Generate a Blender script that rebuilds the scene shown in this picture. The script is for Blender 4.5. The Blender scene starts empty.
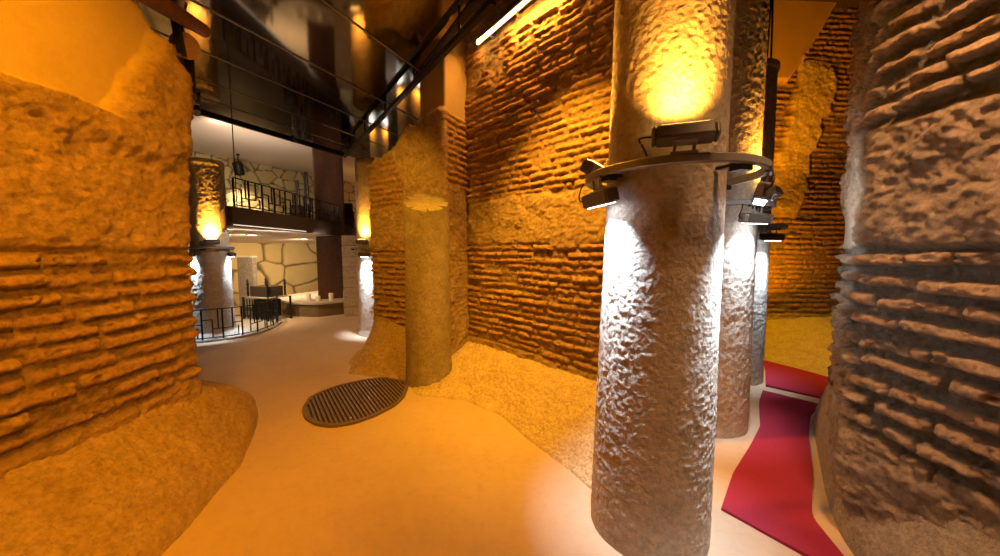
import bpy, math, random
import numpy as np
from mathutils import Vector, Matrix

# ------------------------------------------------------------------ camera, world, exposure
sc = bpy.context.scene
C = sc.collection
cam_d = bpy.data.cameras.new('camera'); cam = bpy.data.objects.new('camera', cam_d); C.objects.link(cam)
cam_d.sensor_width = 36.0; cam_d.lens = 12.6; cam_d.clip_start = 0.02; cam_d.clip_end = 100
cam.location = (0, 0, 1.5)
cam.rotation_euler = (math.pi/2 - math.atan(28/350), 0, 0)
sc.camera = cam
w = bpy.data.worlds.new('world'); sc.world = w; w.use_nodes = True
w.node_tree.nodes['Background'].inputs['Color'].default_value = (1.0, 0.72, 0.45, 1)
w.node_tree.nodes['Background'].inputs['Strength'].default_value = 0.025
sc.view_settings.view_transform = 'Standard'; sc.view_settings.look = 'None'
sc.view_settings.exposure = 0.0; sc.view_settings.gamma = 1.0
sc.view_settings.use_curve_mapping = False
try:
    sc.cycles.use_denoising = True
    sc.cycles.max_bounces = 6; sc.cycles.sample_clamp_indirect = 6.0
except Exception:
    pass

AMBER = (1.0, 0.35, 0.004); GOLD = (1.0, 0.385, 0.04); WHITE = (0.74, 0.87, 1.0); WARM = (1.0, 0.74, 0.46)

def aim_matrix(loc, target):
    d = (Vector(target) - Vector(loc)).normalized()
    return d.to_track_quat('-Z', 'Y').to_euler()

def spot(loc, target, watts, col, angle=60, blend=0.6, radius=0.05, parent=None):
    l = bpy.data.lights.new('spot_light', 'SPOT'); l.energy = watts; l.color = col
    l.spot_size = math.radians(angle); l.spot_blend = blend; l.shadow_soft_size = radius
    o = bpy.data.objects.new('spot_light', l); C.objects.link(o)
    o.location = loc; o.rotation_euler = aim_matrix(loc, target)
    if parent:
        o.parent = parent; o.location = Vector(loc) - parent.location
    return o

def area(loc, target, watts, col, sx, sy, spread=120, parent=None, xaxis=None):
    l = bpy.data.lights.new('area_light', 'AREA'); l.energy = watts; l.color = col
    l.shape = 'RECTANGLE'; l.size = sx; l.size_y = sy; l.spread = math.radians(spread)
    o = bpy.data.objects.new('area_light', l); C.objects.link(o)
    o.location = loc
    if xaxis is None:
        o.rotation_euler = aim_matrix(loc, target)
    else:
        z = -(Vector(target) - Vector(loc)).normalized(); x = Vector(xaxis).normalized()
        y = z.cross(x).normalized(); x = y.cross(z)
        o.rotation_euler = Matrix((x, y, z)).transposed().to_euler()
    if parent:
        o.parent = parent; o.location = Vector(loc) - parent.location
    return o

# bare lamps without fittings that light the cellar; a few are added fill
spot((-0.40, 3.40, 3.45), (-0.42, 3.3, 0.0), 175, (1, .48, .004), 64, 1.0, 0.05)        # pool on the floor
spot((-0.55, 1.0, 3.35), (-0.55, 1.5, 0.0), 92, (1, .30, .003), 80, 1.0, 0.08)
spot((-1.15, 0.75, 3.3), (-2.25, 1.9, 1.0), 310, AMBER, 115, 0.9, 0.03)           # left pier
spot((-0.3, 0.2, 2.5), (-2.25, 1.75, 0.7), 250, AMBER, 75, 0.9, 0.03)  # added fill to brighten the left pier's bricks, stands for no fitting
spot((-1.7, 2.6, 3.3), (-1.4, 4.5, 1.7), 210, (1, .42, .02), 66, 0.8, 0.03)    # middle pier
spot((0.1, 2.5, 3.45), (0.62, 3.3, 1.2), 600, (1, .42, .025), 82, 0.9, 0.03)     # middle wall
spot((1.15, 0.7, 3.6), (1.88, 1.2, 1.2), 740, (1, .50, .19), 74, 0.9, 0.22)    # right pier
area((1.33, 2.0, 1.80), (2.3, 2.35, 1.7), 3.5, (.95, .93, .9), .25, .08, 85)  # added fill for the right pier's passage face, no fitting here
spot((3.75, 4.85, 0.5), (4.7, 5.65, 3.4), 220, AMBER, 120, 0.9, 0.05)            # far right wall, from below
spot((3.2, 4.35, 1.95), (4.5, 5.6, 4.5), 420, AMBER, 80, 0.9, 0.05)  # added to brighten the far vault; the third column carries no amber uplight
spot((3.6, 4.2, 3.9), (4.1, 5.0, 0.3), 520, (1, .48, .004), 62, 0.9, 0.05)

spot((-3.4, 6.6, 3.4), (-3.2, 6.4, 0), 110, (1, .55, .25), 110, 1.0, .1)

# ------------------------------------------------------------------ helpers
def link(o):
    C.objects.link(o); return o

def thing(name, label, cat, loc, group=None):
    o = link(bpy.data.objects.new(name, None)); o.location = loc
    o.empty_display_size = 0.1
    o['label'] = label; o['category'] = cat
    if group: o['group'] = group
    return o

def tag(o, label, cat, group=None):
    o['label'] = label; o['category'] = cat
    if group: o['group'] = group
    return o

class MB:
    def __init__(s): s.v = []; s.f = []; s.sm = []
    def add(s, vs, fs, smooth=False):
        n = len(s.v); s.v += [tuple(v) for v in vs]
        for f in fs: s.f.append(tuple(i + n for i in f)); s.sm.append(smooth)
    def frame_box(s, o, x, y, z, hx, hy, hz, bev=0.0):
        o, x, y, z = Vector(o), Vector(x).normalized(), Vector(y).normalized(), Vector(z).normalized()
        if bev <= 0:
            vs = [o + x*hx*a + y*hy*b + z*hz*c for c in (-1, 1) for b in (-1, 1) for a in (-1, 1)]
            s.add(vs, [(0,2,3,1),(4,5,7,6),(0,1,5,4),(2,6,7,3),(0,4,6,2),(1,3,7,5)])
        else:
            pr = []
            for (sx, sy) in ((1,1),(-1,1),(-1,-1),(1,-1)):
                cx, cy = sx*(hx-bev), sy*(hy-bev)
                a0 = {(1,1):0, (-1,1):90, (-1,-1):180, (1,-1):270}[(sx,sy)]
                for k in range(3):
                    a = math.radians(a0 + 45*k); pr.append((cx + bev*math.cos(a), cy + bev*math.sin(a)))
            n = len(pr); vs = []
            for (dz, sh) in ((-hz, bev*.6), (-hz+bev*.6, 0), (hz-bev*.6, 0), (hz, bev*.6)):
                for (a, b) in pr:
                    fa = (hx-sh)/hx; fb = (hy-sh)/hy
                    vs.append(o + x*a*fa + y*b*fb + z*dz)
            fs = []
            for r in range(3):
                for i in range(n): fs.append((r*n+i, r*n+(i+1) % n, (r+1)*n+(i+1) % n, (r+1)*n+i))
            fs.append(tuple(range(n-1, -1, -1))); fs.append(tuple(3*n+i for i in range(n)))
            s.add(vs, fs)
    def box(s, c, h, rot=0.0, bev=0.0):
        cs, sn = math.cos(rot), math.sin(rot)
        s.frame_box(c, (cs, sn, 0), (-sn, cs, 0), (0, 0, 1), h[0], h[1], h[2], bev)
    def bar(s, a, b, wd, ht=None, up=(0, 0, 1)):
        a, b = Vector(a), Vector(b); d = b - a
        if d.length < 1e-6: return
        z = d.normalized(); u = Vector(up)
        if abs(z.dot(u)) > .98: u = Vector((1, 0, 0))
        x = u.cross(z).normalized(); y = z.cross(x)
        s.frame_box((a+b)/2, x, y, z, wd/2, (ht or wd)/2, d.length/2)
    def tube(s, pts, r, n=10, caps=True, radii=None):
        pts = [Vector(p) for p in pts]; rings = []
        t0 = (pts[1]-pts[0]).normalized(); u = Vector((0,0,1)) if abs(t0.z) < .9 else Vector((1,0,0))
        for i, p in enumerate(pts):
            t = (pts[min(i+1, len(pts)-1)] - pts[max(i-1, 0)]).normalized()
            x = u.cross(t).normalized(); y = t.cross(x); u = y if abs(t.dot(Vector((0,0,1)))) > .9 else Vector((0,0,1))
            if u.cross(t).length < .1: u = Vector((1, 0, 0))
            rr = radii[i] if radii else r
            rings.append([p + (x*math.cos(2*math.pi*k/n) + y*math.sin(2*math.pi*k/n))*rr for k in range(n)])
        vs = [v for q in rings for v in q]; fs = []
        for i in range(len(pts)-1):
            for k in range(n): fs.append((i*n+k, i*n+(k+1) % n, (i+1)*n+(k+1) % n, (i+1)*n+k))
        s.add(vs, fs, True)
        if caps:
            s.add(rings[0], [tuple(range(n-1, -1, -1))]); s.add(rings[-1], [tuple(range(n))])
    def lathe(s, c, prof, n=32, smooth=True):
        vs = []; m = len(prof)
        for (r, z) in prof:
            for k in range(n):
                a = 2*math.pi*k/n; vs.append((c[0]+r*math.cos(a), c[1]+r*math.sin(a), c[2]+z))
        fs = [(i*n+k, i*n+(k+1) % n, (i+1)*n+(k+1) % n, (i+1)*n+k) for i in range(m-1) for k in range(n)]
        s.add(vs, fs, smooth)
        s.add(vs[:n], [tuple(range(n-1, -1, -1))]); s.add(vs[-n:], [tuple(range(n))])
    def prism(s, poly, z0, z1):
        n = len(poly); vs = [(x, y, z0) for x, y in poly] + [(x, y, z1) for x, y in poly]
        s.add(vs, [tuple(range(n-1, -1, -1)), tuple(range(n, 2*n))] + [(i, (i+1) % n, n+(i+1) % n, n+i) for i in range(n)])

def obj(name, mb, mat, parent=None):
    me = bpy.data.meshes.new(name)
    off = Vector((0, 0, 0)); p = parent
    while p is not None: off = off + p.location; p = p.parent
    me.from_pydata([tuple(Vector(v) - off) for v in mb.v], [], mb.f)
    me.polygons.foreach_set('use_smooth', mb.sm); me.materials.append(mat); me.update()
    o = link(bpy.data.objects.new(name, me))
    if parent: o.parent = parent
    return o

def struct(o): o['kind'] = 'structure'; return o

def grid_obj(name, P, mat, parent=None, attrs=None, close=False, smooth=True):
    nu, nv = P.shape[:2]
    off = Vector((0, 0, 0)); p = parent
    while p is not None: off = off + p.location; p = p.parent
    co = (P - np.array(off)).reshape(-1, 3).astype(np.float32)
    iu = np.arange(nu if close else nu-1); iv = np.arange(nv-1)
    A, B = np.meshgrid(iu, iv, indexing='ij'); A2 = (A+1) % nu
    q = np.stack([A*nv+B, A2*nv+B, A2*nv+B+1, A*nv+B+1], -1).reshape(-1, 4).astype(np.int32)
    me = bpy.data.meshes.new(name)
    me.vertices.add(len(co)); me.vertices.foreach_set('co', co.ravel())
    me.loops.add(q.size); me.loops.foreach_set('vertex_index', q.ravel())
    me.polygons.add(len(q)); me.polygons.foreach_set('loop_start', np.arange(0, q.size, 4, dtype=np.int32))
    me.polygons.foreach_set('loop_total', np.full(len(q), 4, dtype=np.int32))
    me.polygons.foreach_set('use_smooth', np.full(len(q), smooth))
    for k, a in (attrs or {}).items():
        at = me.attributes.new(k, 'FLOAT', 'POINT'); at.data.foreach_set('value', a.ravel().astype(np.float32))
    me.materials.append(mat); me.update(); me.validate()
    o = link(bpy.data.objects.new(name, me))
    if parent: o.parent = parent
    return o

# noise -------------------------------------------------------------
def hsh(a, b=0, c=0, seed=0):
    a = np.asarray(a).astype(np.int64); b = np.asarray(b).astype(np.int64); c = np.asarray(c).astype(np.int64)
    h = (a*374761393 + b*668265263 + c*2147483647 + seed*974634777) & 0xffffffff
    h = ((h ^ (h >> 13))*1274126177) & 0xffffffff
    h = ((h ^ (h >> 16))*2246822519) & 0xffffffff
    return ((h ^ (h >> 15)) & 0xffffff)/float(0xffffff)

def vnoise(x, y, z=None, seed=0):
    if z is None: z = np.zeros_like(x)
    x, y, z = np.broadcast_arrays(x, y, z)
    xi, yi, zi = np.floor(x), np.floor(y), np.floor(z)
    fx, fy, fz = x-xi, y-yi, z-zi
    fx, fy, fz = [t*t*(3-2*t) for t in (fx, fy, fz)]
    r = 0
    for dx in (0, 1):
        for dy in (0, 1):
            for dz in (0, 1):
                wgt = (fx if dx else 1-fx)*(fy if dy else 1-fy)*(fz if dz else 1-fz)
                r = r + wgt*hsh(xi+dx, yi+dy, zi+dz, seed)
    return r*2-1

def fbm(x, y, z=None, o=4, seed=0):
    r = 0; a = 1.0; t = 0
    for k in range(o):
        f = 2.03**k
        r = r + a*vnoise(x*f, y*f, None if z is None else z*f, seed+k*17); t += a; a *= .5
    return r/t

def sst(a, b, x):
    t = np.clip((x-a)/(b-a), 0, 1); return t*t*(3-2*t)

# materials ---------------------------------------------------------
class NT:
    def __init__(s, name):
        s.m = bpy.data.materials.new(name); s.m.use_nodes = True; s.t = s.m.node_tree
        s.b = s.t.nodes['Principled BSDF']
        s.tc = s.t.nodes.new('ShaderNodeTexCoord')
    def n(s, kind, **kw):
        x = s.t.nodes.new(kind)
        for k, v in kw.items():
            if k in x.inputs: x.inputs[k].default_value = v
            else: setattr(x, k, v)
        return x
    def l(s, a, b): s.t.links.new(a, b)
    def noise(s, scale, detail=6, rough=.6, stretch=None):
        x = s.n('ShaderNodeTexNoise'); x.inputs['Scale'].default_value = scale
        x.inputs['Detail'].default_value = detail; x.inputs['Roughness'].default_value = rough
        src = s.tc.outputs['Object']
        if stretch:
            mp = s.n('ShaderNodeMapping'); mp.inputs['Scale'].default_value = stretch
            s.l(src, mp.inputs['Vector']); src = mp.outputs['Vector']
        s.l(src, x.inputs['Vector']); return x.outputs['Fac']
    def ramp(s, fac, stops):
        r = s.n('ShaderNodeValToRGB'); e = r.color_ramp.elements
        while len(e) < len(stops): e.new(.5)
        for i, (p, c) in enumerate(stops): e[i].position = p; e[i].color = (*c, 1) if len(c) == 3 else c
        s.l(fac, r.inputs['Fac']); return r.outputs['Color']
    def mix(s, fac, a, b, mode='MIX'):
        x = s.n('ShaderNodeMix'); x.data_type = 'RGBA'; x.blend_type = mode
        for sock, v in ((x.inputs[0], fac), (x.inputs[6], a), (x.inputs[7], b)):
            if hasattr(v, 'is_linked') or hasattr(v, 'links'): s.l(v, sock)
            else: sock.default_value = v if not isinstance(v, tuple) else ((*v, 1) if len(v) == 3 else v)
        return x.outputs[2]
    def attr(s, name):
        a = s.n('ShaderNodeAttribute'); a.attribute_name = name; return a.outputs['Fac']
    def bump(s, h, strength, dist):
        b = s.n('ShaderNodeBump'); b.inputs['Strength'].default_value = strength; b.inputs['Distance'].default_value = dist
        s.l(h, b.inputs['Height']); s.l(b.outputs['Normal'], s.b.inputs['Normal'])
    def fin(s, col, rough=.8, metal=0.0, spec=.3):
        if isinstance(col, tuple): s.b.inputs['Base Color'].default_value = (*col, 1)
        else: s.l(col, s.b.inputs['Base Color'])
        s.b.inputs['Roughness'].default_value = rough; s.b.inputs['Metallic'].default_value = metal
        s.b.inputs['Specular IOR Level'].default_value = spec
        return s.m

def masonry(name, brick, brick2, mortar, rough_c, smooth_c):
    k = NT(name)
    bc = k.mix(k.attr('tone'), brick, brick2)
    c = k.mix(k.attr('mask'), mortar, bc)
    rc = k.ramp(k.noise(9, 8, .65), [(.3, tuple(v*.72 for v in rough_c)), (.55, rough_c), (.8, tuple(min(1, v*1.25) for v in rough_c))])
    c = k.mix(k.attr('rough'), c, rc)
    scol = k.ramp(k.noise(2.2, 5, .5), [(.3, tuple(v*.85 for v in smooth_c)), (.7, smooth_c)])
    c = k.mix(k.attr('smooth'), c, scol)
    d = k.ramp(k.noise(26, 10, .78), [(.30, (.38, .36, .34)), (.48, (.88, .88, .88)), (.68, (1.3, 1.27, 1.22))])
    inv = k.n('ShaderNodeMath'); inv.operation = 'MULTIPLY_ADD'; inv.inputs[1].default_value = -.85; inv.inputs[2].default_value = 1.0
    k.l(k.attr('smooth'), inv.inputs[0])
    c = k.mix(inv.outputs[0], c, d, 'MULTIPLY')
    hm = k.n('ShaderNodeMath'); hm.operation = 'MULTIPLY'; k.l(k.noise(90, 10, .8), hm.inputs[0]); k.l(inv.outputs[0], hm.inputs[1])
    k.bump(hm.outputs[0], 1.0, .02)
    return k.fin(c, .88, 0, .25)

def stone(name, c1, c2, scale=6, bump=.5, dist=.01, rough=.8, stretch=None, fine=60, spec=.3):
    k = NT(name)
    c = k.ramp(k.noise(scale, 8, .62, stretch), [(.28, c1), (.72, c2)])
    d = k.ramp(k.noise(scale*6, 10, .78), [(.3, (.5, .49, .48)), (.55, (1, 1, 1)), (.75, (1.15, 1.15, 1.15))])
    c = k.mix(1.0, c, d, 'MULTIPLY')
    k.bump(k.noise(fine, 8, .7, stretch), bump, dist)
    return k.fin(c, rough, 0, spec)

def plain(name, col, rough=.5, metal=0.0, spec=.4, var=.15, scale=30):
    k = NT(name)
    c = k.ramp(k.noise(scale, 4, .6), [(.3, tuple(v*(1-var) for v in col)), (.7, tuple(v*(1+var) for v in col))])
    return k.fin(c, rough, metal, spec)

def emit(name, col, strength):
    k = NT(name); k.fin((.8, .8, .8), .4)
    k.b.inputs['Emission Color'].default_value = (*col, 1); k.b.inputs['Emission Strength'].default_value = strength
    return k.m

M = {}
M['left'] = masonry('masonry_ochre', (.46, .27, .15), (.56, .37, .21), (.36, .24, .14), (.52, .36, .21), (.56, .42, .16))
M['mid'] = masonry('masonry_red', (.46, .27, .15), (.56, .37, .21), (.38, .26, .16), (.48, .36, .25), (.46, .36, .24))
M['right'] = masonry('masonry_buff', (.42, .28, .18), (.50, .37, .26), (.22, .20, .17), (.42, .33, .25), (.60, .52, .43))
M['far'] = masonry('masonry_dark', (.40, .22, .12), (.48, .29, .16), (.28, .19, .12), (.66, .52, .30), (.55, .36, .17))
M['mound_l'] = stone('rough_render_ochre', (.46, .32, .15), (.60, .44, .22), 5, .95, .03, .85, None, 40)
M['mound_m'] = stone('rough_render_pale', (.52, .40, .24), (.70, .58, .38), 7, .95, .03, .85, None, 40)
M['mound_r'] = stone('rough_render_grey', (.36, .31, .26), (.52, .46, .38), 7, .95, .03, .85, None, 40)
M['column'] = stone('pecked_marble', (.46, .41, .36), (.62, .57, .51), 4, .8, .012, .62, None, 55, .4)
M['column_far'] = stone('column_stone', (.46, .42, .36), (.60, .55, .48), 5, .5, .01, .75)
M['stump'] = stone('stump_stone', (.27, .23, .17), (.42, .36, .27), 8, .7, .012, .8, None, 80)
k = NT('screed_floor')
fc = k.ramp(k.noise(.9, 6, .6), [(.3, (.44, .335, .235)), (.7, (.53, .415, .30))])
fd = k.ramp(k.noise(14, 8, .7), [(.28, (.90, .89, .88)), (.5, (1, 1, 1)), (.8, (1.03, 1.03, 1.03))])
k.bump(k.noise(35, 6, .6), .12, .006)
M['floor'] = k.fin(k.mix(1.0, fc, fd, 'MULTIPLY'), .55, 0, .35)
k = NT('dark_mirror_glass'); k.fin((.32, .27, .22), .07, 1.0); M['mirror'] = k.m
M['steel'] = plain('grey_steel', (.27, .29, .33), .42, .3, .5, .1)
M['black'] = plain('black_metal', (.018, .017, .016), .45, .3, .4)
M['housing'] = plain('grey_housing', (.12, .11, .105), .45, .3, .4)
M['rust'] = stone('rust_steel', (.06, .026, .015), (.12, .05, .026), 4, .2, .004, .6, (1, 1, .35))
M['fascia'] = plain('dark_fascia', (.045, .032, .026), .45, 0, .4)
M['white'] = plain('white_plaster', (.66, .60, .54), .8, 0, .2, .04)
M['carpet'] = None
k = NT('red_carpet')
cc = k.ramp(k.noise(260, 3, .7), [(.3, (.24, .022, .046)), (.7, (.38, .036, .075))])
k.bump(k.noise(320, 3, .7), .8, .006); M['carpet'] = k.fin(cc, .95, 0, .1)
M['wood'] = stone('brown_wood', (.13, .055, .022), (.24, .11, .045), 5, .2, .004, .55, (1, 1, .15))
M['leather'] = plain('faded_leather', (.42, .26, .17), .6)
M['grate'] = plain('grate_iron', (.15, .11, .08), .5, .3, .4)
M['panel'] = stone('grey_board', (.30, .27, .22), (.38, .34, .28), 3, .1, .003, .6)
M['candle'] = plain('white_wax', (.85, .80, .70), .5, 0, .3, .03)
M['amber_lens'] = emit('amber_lens', (1, .55, .12), 14.0)
M['white_lens'] = emit('white_lens', (.9, .95, 1), 14.0)
M['warm_lens'] = emit('warm_lens', (1, .85, .65), 9.0)
M['edge'] = emit('edge_light', (1, .86, .7), 1.0)
M['tube'] = emit('amber_tube', (1, .62, .16), 16.0)
M['pink'] = plain('faded_red_plastic', (.35, .08, .07), .6)
M['greyslab'] = stone('grey_slab', (.34, .33, .32), (.44, .43, .41), 4, .1, .004, .6)
k = NT('flagstones')
sc1 = k.mix(k.attr('tone'), (.50, .40, .19), (.68, .57, .31))
c = k.mix(k.attr('mask'), (.16, .12, .06), sc1)
k.bump(k.noise(30, 8, .7), .4, .01); M['flag'] = k.fin(c, .85, 0, .2)

# ------------------------------------------------------------------ masonry surfaces
def resample(pts, ds, rc):
    P = [np.array(p, float) for p in pts]; out = []
    for a, b in zip(P[:-1], P[1:]):
        n = max(2, int(np.linalg.norm(b-a)/ds))
        for i in range(n): out.append(a + (b-a)*i/n)
    out.append(P[-1]); out = np.array(out)
    kk = max(1, int(rc/ds))
    pad = np.concatenate([out[0]+(out[0]-out[1])*np.arange(kk, 0, -1)[:, None], out, out[-1]+(out[-1]-out[-2])*np.arange(1, kk+1)[:, None]])
    ker = np.ones(2*kk+1)/(2*kk+1)
    sm = np.stack([np.convolve(pad[:, i], ker, 'valid') for i in (0, 1)], 1)
    t = np.gradient(sm, axis=0); t /= np.linalg.norm(t, axis=1)[:, None]
    s = np.concatenate([[0], np.cumsum(np.linalg.norm(np.diff(sm, axis=0), axis=1))])
    return sm, np.stack([t[:, 1], -t[:, 0]], 1), s

def brickfield(s, z, seed, pitch=.095, A=.03, miss=.08, thick=.25):
    zz = z + .014*fbm(s*1.1, z*.3, seed=seed+1, o=2) + .007*fbm(s*6, z*4, seed=seed+2, o=3)
    kc = np.floor(zz/pitch); v = zz/pitch-kc
    L = .20 + .20*hsh(kc, 3, seed=seed)
    u = (s + 3*hsh(kc, 7, seed=seed))/L + .45*fbm(s*2.5, kc*1.7, seed=seed+3, o=2)
    j = np.floor(u); fu = u-j
    r1, r2, r3, r4, r5 = [hsh(kc, j, q, seed) for q in (1, 2, 3, 4, 5)]
    half = thick*(.72+.5*r3) + .085*fbm(s*16, z*16, seed=seed+4, o=4)
    a = np.abs(v-.5+.20*(r1-.5) + .22*(r5-.5)*(fu-.5))
    p = np.clip(1-(a/(half+.06))**5, 0, 1)**.6*(1-.35*np.clip(v-.5, -.3, .3))
    e = np.minimum(fu, 1-fu)*L
    q = sst(.003, .018, e + .010*fbm(s*30, z*30, seed=seed+5, o=3) - .006*r4)
    gone = (r4 < miss)
    er = sst(-.75, .1, fbm(s*3.2, z*4.5, seed=seed+6))
    chip = .45 + .55*sst(-.38, -.12, fbm(s*13, z*22, seed=seed+7, o=4))
    b = p*q*np.where(gone, .12, 1.0)*(.6+.4*er)*chip
    rg = np.abs(fbm(s*26, z*30, seed=seed+8, o=4))
    d = A*b*(.55+.6*r2) - .020*rg + .008*fbm(s*60, z*60, seed=seed+10, o=2) + .012*fbm(s*5, z*5, seed=seed+9)
    return d, sst(.25, .6, b), r2*.7 + .3*r3

def roughfield(s, z, seed, amp=.022):
    return amp*fbm(s*5, z*6, seed=seed+20, o=5) + amp*.8*np.abs(fbm(s*14, z*18, seed=seed+21, o=4)) + amp*.3*fbm(s*50, z*60, seed=seed+22, o=2)

def masonry_wall(name, pts, z0, z1, mat, zones, ztop=None, ds=.012, dz=.011, rc=.03, A=.03, pitch=.095, seed=0, parent=None, miss=.08, thick=.25, rough_amp=.022):
    """zones(S, Z, XY) -> (rough weight, smooth weight, base offset)"""
    sm, nr, s = resample(pts, ds, rc)
    z = np.arange(z0, z1+dz, dz)
    S, Z = np.meshgrid(s, z, indexing='ij')
    X = np.repeat(sm[:, 0:1], len(z), 1); Y = np.repeat(sm[:, 1:2], len(z), 1)
    d, mk, tn = brickfield(S, Z, seed, pitch, A, miss, thick)
    rw, sw, off = zones(S, Z, X, Y)
    rf = roughfield(S, Z, seed, rough_amp) + A*.55
    d = d*(1-rw) + rf*rw
    sf = .003*fbm(S*4, Z*4, seed=seed+30, o=3)
    d = d*(1-sw) + sf*sw + off
    zc = Z; ins = 0
    if ztop is not None:
        zt = ztop(S, Z, X, Y) ; zt = zt[:, 0:1] + 0*Z
        ex = np.maximum(0, Z-zt); zc = np.minimum(Z, zt) + .012*fbm(S*9, ex*9, seed=seed+40)*(ex > 0); ins = np.minimum(ex*1.3, .5)
        rw = np.where(ex > 0, 1.0, rw)
    nx = np.repeat(nr[:, 0:1], len(z), 1); ny = np.repeat(nr[:, 1:2], len(z), 1)
    P = np.stack([X+nx*(d-ins), Y+ny*(d-ins), zc], -1)
    return grid_obj(name, P, mat, parent, {'mask': mk, 'tone': tn, 'rough': np.clip(rw, 0, 1), 'smooth': np.clip(sw, 0, 1)})

def resample_n(pts, n):
    P = np.array(pts, float); L = np.concatenate([[0], np.cumsum(np.linalg.norm(np.diff(P, axis=0), axis=1))])
    t = np.linspace(0, L[-1], n); out = np.stack([np.interp(t, L, P[:, i]) for i in range(P.shape[1])], 1)
    kk = max(1, n//50); pad = np.pad(out, ((kk, kk), (0, 0)), mode='edge'); ker = np.ones(2*kk+1)/(2*kk+1)
    return np.stack([np.convolve(pad[:, i], ker, 'valid') for i in range(P.shape[1])], 1)

def mound(name, outer, inner, mat, parent, nu=260, nv=70, pw=1.0, amp=.04, seed=0, wob=.03):
    """sloped rough render between a line on the floor and a higher line (x, y, z) on the wall"""
    o = resample_n(outer, nu); i = resample_n(inner, nu)
    t = np.linspace(0, 1, nv)[None, :]
    X = o[:, 0:1]*(1-t) + i[:, 0:1]*t; Y = o[:, 1:2]*(1-t) + i[:, 1:2]*t
    H = i[:, 2:3]*t**pw
    n = fbm(X*4, Y*4, seed=seed, o=5); f = -1.3*np.abs(fbm(X*15, Y*15, H*15, seed=seed+5, o=5)) + .5*fbm(X*50, Y*50, H*50, seed=seed+6, o=2)
    H = H + amp*(n + 1.1*f*(1-.75*sst(.55, .95, t)))*sst(0, .25, t) - .04*(1-sst(0, .08, t))
    g = o - i[:, :2]; g /= np.linalg.norm(g, axis=1)[:, None]+1e-6
    wv = wob*fbm(o[:, 0]*3, o[:, 1]*3, seed=seed+9, o=4)[:, None]*(1-t)
    return grid_obj(name, np.stack([X+g[:, 0:1]*wv, Y+g[:, 1:2]*wv, H], -1), mat, parent)

# ------------------------------------------------------------------ the setting
fl = MB(); fl.box((-1.5, 5, -.05), (10.5, 9.5, .05)); floor = struct(obj('floor', fl, M['floor']))

# dark reflecting glass ceiling with joint strips
ce = MB()
ce.prism([(-5.7, 2.4), (-5.7, -2.6), (1.3, -2.6), (1.1, 1.15), (-.25, 3.07), (-.97, 4.24), (-.80, 4.75), (-.4, 6.2), (-2.4, 9.4), (-3.27, 7.58), (-4.36, 5.26)], 3.5, 3.56)
ceiling = struct(obj('ceiling', ce, M['mirror']))
st = MB()
ud = Vector((.47, 1.0, 0)).normalized(); vd = Vector((-.66, .75, 0))
for (px, py) in ((-4.05, 4.55), (-3.6, 4.1), (-3.05, 3.6), (-2.3, 3.35), (-1.6, 2.6)):
    a = Vector((px, py, 3.495)); st.bar(a - ud*1.2, a + ud*3.2, .012, .008)
struct(obj('trim_1', st, M['steel'])); st = MB()
st.bar((-4.36, 5.26, 3.49), (-3.27, 7.58, 3.49), .05, .06)
st.bar((-5.4, 3.05, 3.49), (-4.36, 5.26, 3.49), .05, .06)
struct(obj('trim_1', st, M['black']))
up = MB(); up.box((-6.2, 8.5, 3.95), (4.6, 6.0, .05)); hi_ceiling = struct(obj('ceiling', up, M['white']))
rr = MB(); rr.box((3.2, 3.5, 5.25), (4.4, 5.2, .05)); struct(obj('ceiling', rr, M['fascia']))

# ------------------------------------------------------------------ left pier
def zl(S, Z, X, Y):
    nz = .05*fbm(S*3, Z*0, seed=5, o=4); n2 = .15*fbm(S*4, Z*4, seed=6, o=5)
    band = sst(1.50, 1.56, Z+nz)
    sm = sst(2.24, 2.28, Z + .5*n2 - .06*(Y-1.5))*(1-sst(2.08, 2.2, Y + n2 - .55*np.maximum(0, Z-2.45)))
    low = 1-sst(.50, .60, Z+nz)
    led = .045*sst(2.05, 2.2, Z+n2)*(1-sm) - .02*sm
    return np.clip(band+low, 0, 1), sm, led
def zlt(S, Z, X, Y):
    n = .05*fbm(S*7, Z*0, seed=8, o=4)
    on = np.interp(Y, [-3, 1.9, 2.1, 2.3, 2.45, 2.62], [3.46, 3.46, 3.3, 3.05, 2.8, 2.62])
    return np.where(X < -2.5, 2.6, on) + n
pl = thing('brick_pier', 'wide amber-lit brick pier with smooth yellow plaster above, at the left', 'pier', (-2.9, 1.2, 0))
masonry_wall('brickwork', [(-2.22, -.9), (-2.225, 2.53), (-3.9, 2.95)], .25, 3.9, M['left'], zl, zlt, .011, .010, .05, .040, .093, 3, pl)
mound('plinth', [(-1.60, -.9), (-1.62, .9), (-1.66, 1.61), (-1.70, 1.9), (-1.82, 2.38), (-2.1, 2.95), (-2.45, 3.42), (-2.9, 3.75), (-3.9, 3.9)],
      [(-2.25, -.9, .55), (-2.27, .9, .55), (-2.27, 1.5, .55), (-2.27, 1.75, .55), (-2.27, 2.05, .55), (-2.28, 2.3, .55), (-2.28, 2.5, .56), (-2.5, 2.58, .5), (-3.9, 2.93, .45)],
      M['mound_l'], pl, 420, 90, .75, .03, 11)

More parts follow.
